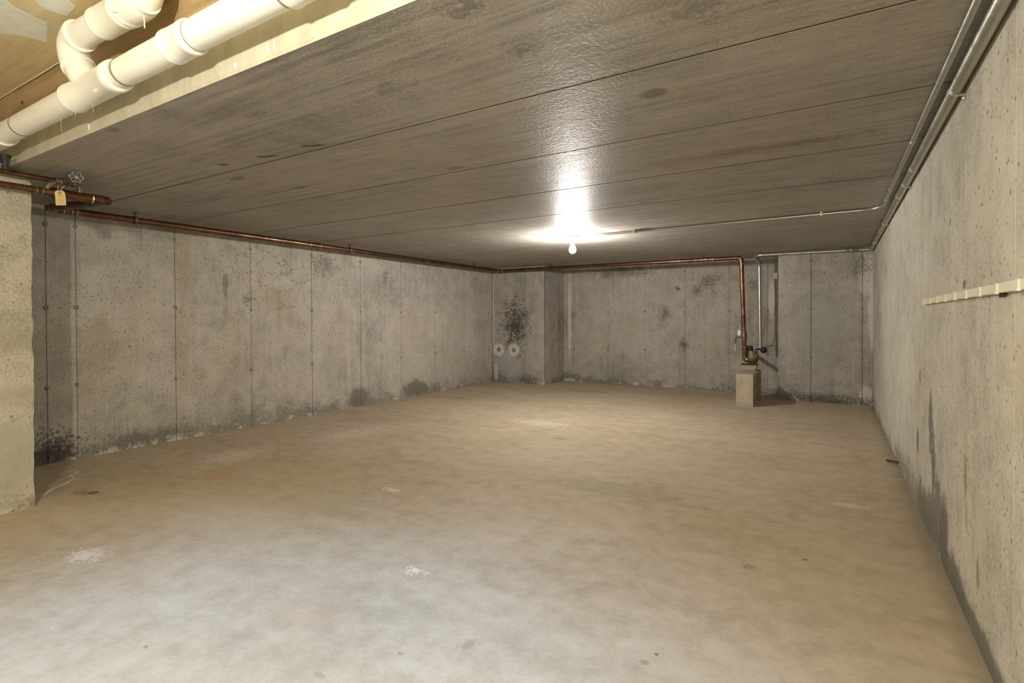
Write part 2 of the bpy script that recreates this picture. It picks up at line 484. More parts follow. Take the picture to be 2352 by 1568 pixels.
# ------------------------------------------------------------------ mesh helpers
def link(name, bm, mat, parent=None, smooth=False, angle=40):
    bmesh.ops.recalc_face_normals(bm, faces=bm.faces[:])
    me = bpy.data.meshes.new(name)
    bm.to_mesh(me)
    bm.free()
    if mat is not None:
        for mm in (mat if isinstance(mat, (list, tuple)) else [mat]):
            me.materials.append(mm)
    if smooth:
        for p in me.polygons:
            p.use_smooth = True
        me.set_sharp_from_angle(angle=math.radians(angle))
    o = bpy.data.objects.new(name, me)
    COL.objects.link(o)
    if parent is not None:
        o.parent = parent
    return o


def rebase(o):
    """put the origin of a top-level mesh at the bottom centre of its own bounds"""
    me = o.data
    xs = [v.co for v in me.vertices]
    c = Vector((sum(v.x for v in xs) / len(xs), sum(v.y for v in xs) / len(xs), min(v.z for v in xs)))
    me.transform(Matrix.Translation(-c))
    o.location = c
    return o


def empty(name, loc, label, cat, group=None):
    o = bpy.data.objects.new(name, None)
    COL.objects.link(o)
    o.empty_display_size = 0.05
    o.location = loc
    tag(o, label, cat, group)
    return o


def tag(o, label, cat, group=None):
    o['label'] = label
    o['category'] = cat
    if group:
        o['group'] = group
    return o


def structure(o, label=None, cat=None):
    o['kind'] = 'structure'
    if label:
        o['label'] = label
        o['category'] = cat
    return o


def adopt(o, parent):
    """parent a mesh whose vertices are in world metres to an empty that stands elsewhere"""
    o.parent = parent
    o.matrix_parent_inverse = Matrix.Translation(parent.location).inverted()
    return o


def bm_box(bm, a, b, mi=0):
    x0, y0, z0 = a
    x1, y1, z1 = b
    v = [bm.verts.new(p) for p in ((x0, y0, z0), (x1, y0, z0), (x1, y1, z0), (x0, y1, z0),
                                   (x0, y0, z1), (x1, y0, z1), (x1, y1, z1), (x0, y1, z1))]
    fs = []
    for q in ((0, 3, 2, 1), (4, 5, 6, 7), (0, 1, 5, 4), (1, 2, 6, 5), (2, 3, 7, 6), (3, 0, 4, 7)):
        f = bm.faces.new([v[i] for i in q])
        f.material_index = mi
        fs.append(f)
    return v, fs


def bevel_all(bm, w, seg=1):
    bmesh.ops.bevel(bm, geom=bm.edges[:], offset=w, segments=seg, affect='EDGES', profile=0.5)


def frame(d):
    d = d.normalized()
    a = Vector((0, 0, 1)) if abs(d.z) < 0.9 else Vector((1, 0, 0))
    u = d.cross(a).normalized()
    return u, d.cross(u).normalized()


def bm_rings(bm, rings, cap=True):
    """rings: list of lists of points"""
    prev = None
    first = None
    for r in rings:
        vs_ = [bm.verts.new(p) for p in r]
        if prev:
            n = len(vs_)
            for i in range(n):
                bm.faces.new((prev[i], prev[(i + 1) % n], vs_[(i + 1) % n], vs_[i]))
        else:
            first = vs_
        prev = vs_
    if cap:
        bm.faces.new(first[::-1])
        bm.faces.new(prev)


def bm_lathe(bm, origin, axis, prof, seg=20, cap=True):
    """prof: list of (distance along the axis, radius)"""
    axis = Vector(axis).normalized()
    u, v = frame(axis)
    o = Vector(origin)
    rings = []
    for t, r in prof:
        r = max(r, 1e-4)
        rings.append([o + axis * t + (u * math.cos(2 * math.pi * i / seg) + v * math.sin(2 * math.pi * i / seg)) * r
                      for i in range(seg)])
    bm_rings(bm, rings, cap)


def fillet(pts, rb, n=8):
    pts = [Vector(p) for p in pts]
    out = [pts[0]]
    for i in range(1, len(pts) - 1):
        a = (pts[i - 1] - pts[i]).normalized()
        b = (pts[i + 1] - pts[i]).normalized()
        ang = a.angle(b)
        r = rb[i - 1] if isinstance(rb, (list, tuple)) else rb
        t = r / math.tan(ang / 2)
        p0 = pts[i] + a * t
        p1 = pts[i] + b * t
        cc = pts[i] + (a + b).normalized() * (r / math.sin(ang / 2))
        for k in range(n + 1):
            s = k / n
            q = (p0 - cc).normalized().slerp((p1 - cc).normalized(), s) if (p0 - cc).angle(p1 - cc) < 3.1 else p0 - cc
            out.append(cc + q * r)
    out.append(pts[-1])
    return out


def bm_sweep(bm, path, r, seg=16, cap=True):
    path = [Vector(p) for p in path]
    u, v = frame(path[1] - path[0])
    rings = []
    for i, p in enumerate(path):
        if i == 0:
            d = path[1] - path[0]
        elif i == len(path) - 1:
            d = path[-1] - path[-2]
        else:
            d = (path[i + 1] - path[i]).normalized() + (path[i] - path[i - 1]).normalized()
        d.normalize()
        u = (u - d * u.dot(d)).normalized()
        v = d.cross(u)
        rr = r[i] if isinstance(r, (list, tuple)) else r
        rings.append([p + (u * math.cos(2 * math.pi * k / seg) + v * math.sin(2 * math.pi * k / seg)) * rr for k in range(seg)])
    bm_rings(bm, rings, cap)


def tube(name, path, r, mat, parent, seg=16):
    bm = bmesh.new()
    bm_sweep(bm, path, r, seg)
    return adopt(link(name, bm, mat, None, True), parent)


def lathe(name, origin, axis, prof, mat, parent, seg=20):
    bm = bmesh.new()
    bm_lathe(bm, origin, axis, prof, seg)
    return adopt(link(name, bm, mat, None, True), parent)


def sub(o, part):
    """hang a world-metre mesh on a part that itself sits at the world origin"""
    o.parent = part
    o.matrix_parent_inverse = Matrix.Identity(4)
    return o


def panel_mesh(bm, O, A, B, Nn, la, lb, th, ch):
    """slab with a chamfered front: O corner on the front plane, A and B along the edges, Nn outward"""
    O, A, B, Nn = Vector(O), Vector(A), Vector(B), Vector(Nn)

    def P(a, b, d):
        return O + A * a + B * b + Nn * d
    rings = [[P(0, 0, -th), P(la, 0, -th), P(la, lb, -th), P(0, lb, -th)],
             [P(0, 0, -ch), P(la, 0, -ch), P(la, lb, -ch), P(0, lb, -ch)],
             [P(ch, ch, 0), P(la - ch, ch, 0), P(la - ch, lb - ch, 0), P(ch, lb - ch, 0)]]
    bm_rings(bm, rings, True)


# ------------------------------------------------------------------ room shell
def slab(name, a, b, mat, label, cat):
    bm = bmesh.new()
    bm_box(bm, a, b)
    o = link(name, bm, mat)
    return structure(o, label, cat)


floor = slab('floor', (-5.6, Y_FRONT - .2, -.12), (XR + .3, YB + .4, 0), M['floor'],
             'tan troweled concrete basement floor with chalky scuffs and dark specks', 'floor')

TIE_ROWS = (0.567, 1.187, 1.811)
tie_me = None


def tie_mesh():
    bm = bmesh.new()
    bm_lathe(bm, (0, 0, -.002), (0, 0, 1), [(0, .020), (.003, .018), (.004, .012), (.002, .008), (.003, .006), (.006, .004)], 10)
    me = bpy.data.meshes.new('snap_tie')
    for v in bm.verts:
        v.co += Vector((random.uniform(-.003, .003), random.uniform(-.003, .003), random.uniform(-.001, .001)))
    bmesh.ops.recalc_face_normals(bm, faces=bm.faces[:])
    bm.to_mesh(me)
    bm.free()
    me.materials.append(M['tie'])
    return me


tie_me = tie_mesh()


def add_tie(loc, normal, parent, s=1.0):
    o = bpy.data.objects.new('snap_tie', tie_me)
    COL.objects.link(o)
    o.parent = parent
    q = Vector(normal).to_track_quat('Z', 'Y')
    o.rotation_mode = 'QUATERNION'
    o.rotation_quaternion = q
    o.location = loc
    o.scale = (s, s, 1)
    return o


def form_wall(name, plane, mat, seams, axis, normal, z1, label, back=.10, gap=.005, ties=True, z0=-.02, tie_ends=(1, 1), recess=.008):
    """poured wall of form panels; seams: positions along the axis, backing behind the recessed joints"""
    A = Vector((0, 1, 0)) if axis == 'Y' else Vector((1, 0, 0))
    Nn = Vector(normal)
    base = Vector((plane, 0, 0)) if axis == 'Y' else Vector((0, plane, 0))
    bm = bmesh.new()
    p0 = base + A * seams[0] - Nn * recess + Vector((0, 0, z0))
    p1 = base + A * seams[-1] - Nn * (recess + back) + Vector((0, 0, z1))
    bm_box(bm, [min(p0[i], p1[i]) for i in range(3)], [max(p0[i], p1[i]) for i in range(3)])
    w = structure(link(name, bm, mat), label, 'wall')
    for i in range(len(seams) - 1):
        a, b = seams[i] + gap / 2, seams[i + 1] - gap / 2
        off = random.uniform(-.0015, .0015) if ties else 0.0
        bm = bmesh.new()
        panel_mesh(bm, base + A * a + Vector((0, 0, z0)) + Nn * off, A, (0, 0, 1), Nn, b - a, z1 - z0, .012, min(.0012, recess * .3))
        link('form_panel', bm, mat, w)
    if ties:
        for i, s in enumerate(seams):
            if (i == 0 and not tie_ends[0]) or (i == len(seams) - 1 and not tie_ends[1]):
                continue
            for r in TIE_ROWS:
                add_tie(base + A * s + Vector((0, 0, r + random.uniform(-.012, .012))) + Nn * .001, Nn, w, random.uniform(.8, 1.15))
    return w


left_seams = [0.35, 1.085, 1.63, 1.8165, 2.55, 3.2775, 4.017, 4.745, 5.471, 6.206, 6.93, 7.63, 7.751]
form_wall('wall_left', XL, M['wall_left'], left_seams, 'Y', (1, 0, 0), ZC, 'long poured concrete wall with form seams under the copper pipe', tie_ends=(1, 0))
form_wall('wall_right', XR, M['wall_right'], [-2.2, -1.5, -.8, -.05, .6, 1.25, 1.881, 2.512, 3.286, 4.19, 4.895, 5.551, 6.312, 7.05, 7.876], 'Y', (-1, 0, 0), Z_BAY,
          'poured concrete wall with damp stains and a cream slotted rail', ties=False, gap=.003, recess=.0015)
form_wall('wall_back', YB, M['wall_back'], [XPL, -3.872, -3.244, -2.616, -1.993, -1.347, -.83, XPR], 'X', (0, -1, 0), ZC,
          'recessed concrete back wall between two pilasters', tie_ends=(0, 0))


# pilasters: boxes of panels with a front and a side
def pilaster(name, x0, x1, yf, yb, seams, mat, label, side):
    bm = bmesh.new()
    bm_box(bm, (x0 + (.014 if side < 0 else 0), yf + .014, -.02), (x1 - (.014 if side > 0 else 0), yb + .1, ZC))
    w = structure(link(name, bm, mat), label, 'wall')
    for a, b in zip(seams[:-1], seams[1:]):
        bm = bmesh.new()
        panel_mesh(bm, (a + .003, yf + random.uniform(-.001, .001), -.02), (1, 0, 0), (0, 0, 1), (0, -1, 0), b - a - .006 + (.003 if b == seams[-1] else 0), ZC + .02, .018, .003)
        link('form_panel', bm, mat, w)
    xs = x1 if side > 0 else x0
    ys = [yf, yf + (yb - yf) * .62, yb]
    for a, b in zip(ys[:-1], ys[1:]):
        bm = bmesh.new()
        panel_mesh(bm, (xs, a + .002, -.02), (0, 1, 0), (0, 0, 1), (side, 0, 0), b - a - .004, ZC + .02, .018, .004)
        link('form_panel', bm, mat, w)
    return w


wl = pilaster('wall_back_left', XL, XPL, YP, YB, [XL, -4.966, -4.43, XPL], M['wall_back'], 'concrete pilaster in the corner with black mould and two white-ringed tie holes', 1)
for x in (-4.95, -4.652):
    o = add_tie((x, YP - .001, .556), (0, -1, 0), wl, 2.2)
for x in (-4.966, -4.43):
    for z in (1.187, 1.811):
        add_tie((x, YP - .001, z), (0, -1, 0), wl, .9)
wr = pilaster('wall_back_right', XPR, XR, YR, YB, [XPR, -.264, .289, XR], M['wall_back_right'], 'grey concrete pilaster beside the meter with mould along its foot', -1)
for x in (-.264, .289):
    for z in TIE_ROWS:
        add_tie((x, YR - .001, z), (0, -1, 0), wr, .9)


# rough pier
def rough_box(name, a, b, step, amp, mat, label, chamfer_top=0.0):
    bm = bmesh.new()
    bm_box(bm, a, b)
    for ax in range(3):
        n = max(1, int(round((b[ax] - a[ax]) / step)))
        for k in range(1, n):
            co = [0, 0, 0]
            co[ax] = a[ax] + (b[ax] - a[ax]) * k / n
            no = [0, 0, 0]
            no[ax] = 1
            bmesh.ops.bisect_plane(bm, geom=bm.verts[:] + bm.edges[:] + bm.faces[:], plane_co=co, plane_no=no)
    for v in bm.verts:
        p = v.co.copy()
        ext = [(abs(p[i] - a[i]) < 1e-5) or (abs(p[i] - b[i]) < 1e-5) for i in range(3)]
        k = amp * (2.2 if sum(ext) >= 2 else .6)
        d = Vector((mnoise.noise(p * 9), mnoise.noise(p * 9 + Vector((7, 3, 1))), mnoise.noise(p * 9 + Vector((1, 8, 4))))) * k
        d += Vector((mnoise.noise(p * 31), mnoise.noise(p * 31 + Vector((7, 3, 1))), mnoise.noise(p * 31 + Vector((1, 8, 4))))) * k * .8
        if p.z < a[2] + 1e-4:
            d.z = 0
        v.co += d
        if chamfer_top and p.z > b[2] - chamfer_top:
            t = (p.z - (b[2] - chamfer_top)) / chamfer_top
            if p.y > b[1] - chamfer_top:
                v.co.z -= t * (p.y - (b[1] - chamfer_top)) * .8
    o = link(name, bm, mat, None, True, 30)
    return structure(o, label, 'wall')


rough_box('wall_pier', (-5.07, Y_FRONT, -.0), (PIER_X, PIER_Y, 1.925), .05, .0035, M['pier'],
          'rough concrete pier edge standing in front of the long wall', .05)

# walls behind the camera close the stair bay
slab('wall_front', (-5.6, Y_FRONT - .12, 0), (XR + .1, Y_FRONT, Z_BAY), M['wall_right'], 'poured concrete wall closing the bay behind the camera', 'wall')
slab('wall_left_bay', (-5.2, Y_FRONT, 1.88), (-5.07, 1.0, Z_BAY), M['pier'], 'concrete wall above the rough pier in the pipe bay', 'wall')

# ------------------------------------------------------------------ ceiling: hollow-core planks
bm = bmesh.new()
bm_box(bm, (-5.3, Y_EDGE + .02, ZC + .04), (XR + .14, YB + .1, ZC + .2))
ceil = structure(link('ceiling', bm, M['ceiling']), 'low ceiling of grey-brown precast concrete planks with dark joints', 'ceiling')
joints = [Y_EDGE, 1.8347, 2.5369, 3.2633, 4.0063, 4.7802, 5.51, 6.24, 6.97, 7.70, YB]
for i, (a, b) in enumerate(zip(joints[:-1], joints[1:])):
    bm = bmesh.new()
    g_ = .0 if i == 0 else (.005 if i < 6 else .0008)
    if i == 0:
        # the first plank shows its whole limed edge to the bay
        x0, x1 = XL - .1, XR
        z0, z1 = ZC, ZC + .20
        ring = lambda y, zz: None
        v = [bm.verts.new(p) for p in ((x0, a + .008, z0), (x1, a + .008, z0), (x1, b - .005, z0), (x0, b - .005, z0),
                                       (x0, a, z0 + .010), (x1, a, z0 + .010), (x1, a, z1), (x0, a, z1),
                                       (x1, b - .005, z1), (x0, b - .005, z1))]
        bm.faces.new((v[0], v[3], v[2], v[1]))
        f = bm.faces.new((v[0], v[1], v[5], v[4]))
        f.material_index = 1
        f = bm.faces.new((v[4], v[5], v[6], v[7]))
        f.material_index = 1
        bm.faces.new((v[7], v[6], v[8], v[9]))
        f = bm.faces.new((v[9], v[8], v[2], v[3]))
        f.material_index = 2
        bm.faces.new((v[0], v[4], v[7], v[9], v[3]))
        bm.faces.new((v[1], v[2], v[8], v[6], v[5]))
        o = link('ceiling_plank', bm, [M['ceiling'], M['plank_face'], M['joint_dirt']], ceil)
    else:
        panel_mesh(bm, (XL - .1, a + g_, ZC + (random.uniform(-.0015, .002) if i < 5 else 0.0)), (1, 0, 0), (0, 1, 0), (0, 0, -1), XR - XL + .1, b - a - g_ - (.005 if i < 5 else .0008), .045, .0006)
        bm.normal_update()
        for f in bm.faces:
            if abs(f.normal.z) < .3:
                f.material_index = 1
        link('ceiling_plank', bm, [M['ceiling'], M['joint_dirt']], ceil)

# torn veneer-like chips hanging under the first plank
for (x, y, l, r) in ((-2.59, 1.754, .11, .25), (-2.24, 1.765, .12, .25), (-2.93, 1.72, .06, .1)):
    bm = bmesh.new()
    for k in range(3):
        d = Vector((math.cos(r + k * .12), math.sin(r + k * .12), 0))
        p = Vector((x + .012 * k, y + .006 * k, ZC - .001))
        bm_sweep(bm, [p - d * l * .5, p + Vector((0, 0, -.004)), p + d * l * .5], [.0006, .002, .0006], 6)
    link('form_splinter', bm, M['rebar'], ceil)

# ------------------------------------------------------------------ the bay with timber ceiling
bm = bmesh.new()
bm_box(bm, (-5.6, Y_FRONT, Z_BAY + .012), (XR + .1, Y_EDGE + .4, Z_BAY + .06))
bay = structure(link('ceiling_bay', bm, M['plywood']), 'raised plywood ceiling above the white drain pipes', 'ceiling')
for a, b in ((-5.6, -4.42), (-4.418, -1.98), (-1.978, XR)):
    bm = bmesh.new()
    panel_mesh(bm, (a, Y_FRONT, Z_BAY), (1, 0, 0), (0, 1, 0), (0, 0, -1), b - a, 1.098 - Y_FRONT, .014, .001)
    link('plywood_panel', bm, M['plywood'], bay)
# ragged edge of the veneer, its pale colour stands for light catching it
bm = bmesh.new()
path = []
for k in range(40):
    x = -4.6 + k * .085
    path.append((x, 1.090 + .004 * mnoise.noise(Vector((x * 6, 0, 0))), Z_BAY - .006 + .003 * mnoise.noise(Vector((x * 9, 3, 0)))))
bm_sweep(bm, path, .0028, 6)
link('torn_edge', bm, M['splinter'], bay, True)
# header boards above the plank edge
for a, b, z0, z1 in ((-5.2, -2.15, 2.15, Z_BAY - .0005), (-2.145, XR, 2.15, Z_BAY - .0005)):
    bm = bmesh.new()
    bm_box(bm, (a, 1.0985, z0), (b, 1.14, z1))
    link('header_board', bm, M['board'], bay)
for x, z in ((-1.93, 2.26), (-3.05, 2.27), (-3.7, 2.24)):
    bm = bmesh.new()
    bm_lathe(bm, (x, 1.0995, z), (0, -1, 0), [(0, .010), (.003, .009), (.004, .003)], 8)
    link('screw_head', bm, M['rebar'], bay)


def patch(pts, z, name):
    bm = bmesh.new()
    c = Vector((sum(p[0] for p in pts) / len(pts), sum(p[1] for p in pts) / len(pts), 0))
    n = 48
    ring0, ring1 = [], []
    per = []
    for i in range(len(pts)):
        p, q = Vector((*pts[i], 0)), Vector((*pts[(i + 1) % len(pts)], 0))
        for k in range(n // len(pts) + 1):
            per.append(p.lerp(q, k / (n // len(pts) + 1)))
    for p in per:
        j = 1 + .05 * mnoise.noise(p * 30)
        d = (p - c) * j
        ring0.append(Vector((c.x + d.x, c.y + d.y, z)))
        ring1.append(Vector((c.x + d.x * .97, c.y + d.y * .97, z - .0012)))
    bm_rings(bm, [ring0, ring1], True)
    link(name, bm, M['plaster'], bay)


patch([(-2.70, .70), (-2.789, .803), (-2.815, .851), (-2.827, .925), (-3.03, .99), (-3.05, .915), (-3.12, .84), (-3.3, .72), (-3.1, .6)], Z_BAY - .0005, 'plaster_patch')
patch([(-2.60, .77), (-2.716, .876), (-2.699, .948), (-2.587, .937), (-2.52, .86)], Z_BAY - .0005, 'plaster_patch')
# white drips on the plank edge
for x, z, w, h in ((-1.62, 1.985, .007, .020), (-1.585, 1.985, .004, .017), (-1.80, 1.973, .006, .011), (-2.95, 1.975, .004, .016)):
    bm = bmesh.new()
    bmesh.ops.create_icosphere(bm, subdivisions=2, radius=1, matrix=Matrix.Translation((x, Y_EDGE, z)) @ Matrix.Diagonal((w, .004, h, 1)))
    link('paint_drip', bm, M['porcelain'], ceil, True)

# ------------------------------------------------------------------ white drain pipes
PR = .050
pv = empty('drain_pipe', (-2.6, 1.0, 1.985), 'white plastic drain pipes with a wye and elbow in front of the plank edge', 'pipe')


def main_z(x):
    return 2.030 + (x + 3.3) * .0065


def on_main(x, dz=0):
    return Vector((x, 1.0, main_z(x) + dz))


ax = (on_main(0) - on_main(-3)).normalized()
tube('pipe', [on_main(-4.6), on_main(-2.6)], PR, M['pvc'], pv, 32).name = 'drain_run'
tube('drain_run', [on_main(-2.6), on_main(.3)], PR, M['pvc'], pv, 32)


def hub(x0, x1, r, name='coupling'):
    L = x1 - x0
    return lathe(name, on_main(x0), ax, [(0, PR), (0, r), (.004, r + .002), (.014, r + .002), (.018, r), (L - .018, r), (L - .014, r + .002), (L - .004, r + .002), (L, r), (L, PR)], M['pvc'], pv, 32)


hub(-3.86, -3.60, .0575)
hub(-1.995, -1.86, .0565)
hub(-1.36, -1.2, .0565)
for x, w in ((-3.387, .013), (-2.348, .013), (-1.376, .014), (-1.845, .004)):
    lathe('primer_ring', on_main(x), ax, [(0, PR), (0, PR + .0009), (w, PR + .0009), (w, PR)], M['primer'], pv, 32)
lathe('primer_stain', on_main(-2.31), ax, [(0, PR), (0, PR + .0004), (.15, PR + .0004), (.15, PR)], M['pvc'], pv, 32)
# wye fitting: straight body, branch up to the elbow
wy = lathe('wye_fitting', on_main(-2.80), ax, [(0, PR), (0, .058), (.004, .060), (.016, .060), (.022, .057), (.36, .057), (.366, .060), (.40, .060), (.404, .058), (.41, PR)], M['pvc'], pv, 32)
B0 = on_main(-2.625)
K = Vector((-2.775, .966, 2.243))
bd = (K - B0).normalized()
LB = (K - B0).length
bm = bmesh.new()
bm_lathe(bm, B0, bd, [(.0, .052), (.05, .056), (LB - .112, .056)], 32)
o = link('branch_socket', bm, M['pvc'], None, True)
o.parent = wy
# elbow turning the branch into the upper run
UD = Vector((1, 0, -.030)).normalized()
tube('elbow', fillet([K - bd * .135, K, K + UD * .145], .062, 12), .0565, M['pvc'], pv, 32)
lathe('elbow_lip', K - bd * .140, bd, [(0, PR), (0, .059), (.004, .0615), (.014, .0615), (.020, .057)], M['pvc'], pv, 32)
lathe('elbow_lip', K + UD * .125, UD, [(0, .0565), (.004, .0605), (.016, .0615), (.022, .0605), (.026, PR)], M['pvc'], pv, 32)
U0 = K
UE = K + UD * .68
tube('upper_run', [K + UD * .12, UE], PR, M['pvc'], pv, 32)
lathe('coupling', K + UD * .33, UD, [(0, PR), (0, .056), (.004, .059), (.016, .059), (.02, .057), (.17, .057), (.178, .060), (.19, .060), (.195, .056)], M['pvc'], pv, 32)
cp = fillet([UE - UD * .14, UE, UE + Vector((0, 0, .12))], .06, 10)
tube('elbow', cp, .058, M['pvc'], pv, 32)
lathe('elbow_lip', UE - UD * .145, UD, [(0, PR), (0, .061), (.014, .063), (.024, .058)], M['pvc'], pv, 32)
bm = bmesh.new()
bmesh.ops.create_icosphere(bm, subdivisions=2, radius=1, matrix=Matrix.Translation(U0 + UD * .56 + Vector((0, -.045, -.035))) @ Matrix.Diagonal((.022, .01, .006, 1)))
adopt(link('mould_mark', bm, M['pvc'], None, True), pv)
# moulded emblem on the wye: two raised arcs
for rr in (.009, .015):
    bm = bmesh.new()
    pth = []
    for k in range(9):
        a_ = math.radians(20 + k * 17)
        th = -2.35 + rr * math.sin(a_) / .057 * 1.0
        pth.append(on_main(-2.50 + rr * math.cos(a_)) + Vector((0, math.cos(th) * .0575, math.sin(th) * .0575)))
    bm_sweep(bm, pth, .0016, 6)
    o = link('mould_mark', bm, M['pvc'], None, True)
    o.parent = wy
# cobweb threads under the pipe
for (x, l, dx) in ((-2.93, .07, .008), (-2.62, .05, .012), (-2.78, .03, .0)):
    tube('cobweb_thread', [on_main(x, -PR), on_main(x + dx * .3, -PR - l * .5), on_main(x + dx, -PR - l)], .0005, M['string'], pv, 5)
tube('string_end', [UE + Vector((-.02, 0, -.055)), UE + Vector((-.015, .0, -.10))], .0022, M['string'], pv, 6)

# black hanger below the left coupling
hg = empty('pipe_hanger', (-3.74, 1.03, 1.90), 'black hanger strap below the white drain pipe beside the pier', 'hanger')
bm = bmesh.new()
bm_lathe(bm, (-3.785, 1.05, 1.885), (0, 0, 1), [(0, .016), (.03, .017), (.05, .02), (.065, .024), (.078, .026)], 12)
adopt(link('strap', bm, M['black'], None, True), hg)
lathe('bolt', (-3.785, 1.036, 1.91), (0, -1, 0), [(0, .007), (.006, .007), (.008, .004)], M['steel'], hg, 8)

# ------------------------------------------------------------------ copper water line
CR = .027
CZ = 1.886
cl = empty('copper_water_pipe', (-4.82, 4.5, 1.86), 'brown copper water pipe running below the ceiling along two walls', 'pipe')
xa, ya = -4.82, 7.56
A1 = Vector((xa, 1.57, CZ))                 # elbow on the left wall
Bc = Vector((-3.90, 1.56, 1.828))           # elbow in front of the pier
C1 = Vector((xa, ya, CZ))                   # corner of the room
D1 = Vector((-1.053, ya, 1.872))            # top of the drop
D2 = Vector((-1.012, ya, .585))             # foot of the drop


def elbow(p0, c, p1, R=.05, r=CR + .003, ext=.028):
    a = (Vector(p0) - Vector(c)).normalized()
    b = (Vector(p1) - Vector(c)).normalized()
    pts = fillet([c + a * (R + ext), c, c + b * (R + ext)], R, 8)
    e = tube('elbow', pts, r, M['copper'], cl, 20)
    for d in (a, b):
        s = lathe('solder_ring', c + d * (R + ext - .001), d, [(0, CR), (0, r + .0015), (.005, r), (.008, CR)], M['solder'], cl, 20)
    return e


def run(p, q, r=CR, name='pipe_run'):
    return tube(name, [p, q], r, M['copper'], cl, 20)


def coupling(p, d, L=.13, r=CR + .003):
    d = Vector(d).normalized()
    p = Vector(p)
    lathe('coupling', p, d, [(0, CR), (0, r), (L, r), (L, CR)], M['copper'], cl, 20)
    for s in (0, L):
        lathe('solder_ring', p + d * (s - .003), d, [(0, CR), (0, r + .0014), (.006, r + .0014), (.006, CR)], M['solder'], cl, 20)


run(A1, C1)
run(C1, D1)
run(D1, D2)
run(A1, Bc)
elbow(C1, A1, Bc)
elbow(A1 + (C1 - A1) * .9, C1, D1)
elbow(C1, D1, D2)
elbow(A1, Bc, Bc + Vector((0, -1, 0)))
coupling((xa, 3.79, CZ), (0, 1, 0))
coupling((xa, 1.70, CZ), (0, 1, 0), .03)
coupling((-1.50, ya, CZ - .011), (1, 0, 0), .09)
# thick leg, reducer and thinner leg towards the bay
run(Bc, Vector((-3.90, 1.33, 1.828)))
lathe('reducer', (-3.90, 1.34, 1.828), (0, -1, 0), [(0, CR + .003), (.05, CR + .003), (.075, .020), (.10, .020)], M['copper'], cl, 20)
run(Vector((-3.90, 1.30, 1.828)), Vector((-3.90, .2, 1.826)), .0185, 'thin_run')
for y in (1.243, 1.215):
    lathe('solder_ring', (-3.90, y, 1.828), (0, -1, 0), [(0, .0185), (0, .0215), (.004, .0215), (.005, .0185)], M['solder'], cl, 20)
# upper small pipe
run(Vector((-3.90, 1.33, 1.899)), Vector((-3.90, .2, 1.901)), .0145, 'thin_run')
# hangers
for p, d in ((Vector((xa, 2.12, CZ)), 'Y'), (Vector((xa, 4.34, CZ)), 'Y'), (Vector((xa, 6.85, CZ)), 'Y'), (Vector((-3.86, ya, CZ - .003)), 'X'), (Vector((-1.525, ya, CZ - .012)), 'X')):
    D = Vector((0, 1, 0)) if d == 'Y' else Vector((1, 0, 0))
    S = Vector((1, 0, 0)) if d == 'Y' else Vector((0, 1, 0))
    bm = bmesh.new()
    rings = []
    n = 18
    for k in range(n + 1):
        a_ = math.radians(-90 - 170 + 340 * k / n)
        rr = CR + .0035
        q = p + S * math.cos(a_) * rr + Vector((0, 0, math.sin(a_) * rr))
        o_ = (S * math.cos(a_) + Vector((0, 0, math.sin(a_)))) * .003
        rings.append([q - D * .011, q + D * .011, q + D * .011 + o_, q - D * .011 + o_])
    bm_rings(bm, rings, True)
    hgr = adopt(link('hanger_strap', bm, M['brown_strap'], None), cl)
    lathe('hanger_rod', p + Vector((0, 0, CR + .002)), (0, 0, 1), [(0, .007), (ZC - p.z - CR - .002, .007)], M['dark_iron'], cl, 8)
    bm = bmesh.new()
    bm_box(bm, (p.x - .014, p.y - .014, ZC - .006), (p.x + .014, p.y + .014, ZC))
    adopt(link('hanger_plate', bm, M['dark_iron']), cl)

# ------------------------------------------------------------------ gate valve with wheel, by the pier
gv = lathe('gate_valve', (-3.90, 1.30, 1.899), (0, 1, 0), [(0, .019), (.012, .021), (.02, .017), (.035, .024), (.055, .024), (.07, .017), (.082, .021), (.095, .019)], M['brass'], cl, 14)
sub(lathe('bonnet', (-3.895, 1.345, 1.899), (1, 0, .06), [(0, .018), (.03, .020), (.04, .016), (.06, .016), (.07, .011), (.10, .009)], M['brass'], cl, 12), gv)
sub(lathe('stem', (-3.80, 1.345, 1.905), (1, 0, .06), [(0, .004), (.06, .004)], M['steel'], cl, 8), gv)
sub(tube('drop_leg', fillet([(-3.90, 1.385, 1.899), (-3.90, 1.42, 1.895), (-3.90, 1.42, 1.85)], .015, 5), .015, M['brass'], cl, 12), gv)
sub(tube('side_leg', [(-3.90, 1.305, 1.897), (-3.893, 1.285, 1.884), (-3.893, 1.268, 1.866), (-3.90, 1.262, 1.848), (-3.90, 1.262, 1.835)], [.014, .017, .015, .018, .016], M['brass'], cl, 12), gv)
bm = bmesh.new()
wc = Vector((-3.745, 1.347, 1.908))
ring = [[wc + Vector((0.004 * math.sin(3 * t), (.029 + .0045 * math.cos(6 * t)) * math.cos(t), (.029 + .0045 * math.cos(6 * t)) * math.sin(t))) for t in [2 * math.pi * k / 48]][0] for k in range(49)]
bm_sweep(bm, ring, .0034, 8)
for k in range(3):
    t = k * math.pi / 3 + .3
    d = Vector((0, math.cos(t), math.sin(t))) * .03
    bm_sweep(bm, [wc - d, wc + d], .0026, 6)
bm_lathe(bm, wc + Vector((-.006, 0, 0)), (1, 0, 0), [(0, .009), (.012, .009), (.014, .004)], 10)
sub(link('wheel_handle', bm, M['grey_wheel'], None, True), gv)

gv['label'] = 'small brass gate valve with a grey wheel handle'

# manila tag on the valve
tg = empty('paper_tag', (-3.845, 1.315, 1.745), 'manila card tag hanging by a string from the small gate valve', 'tag')
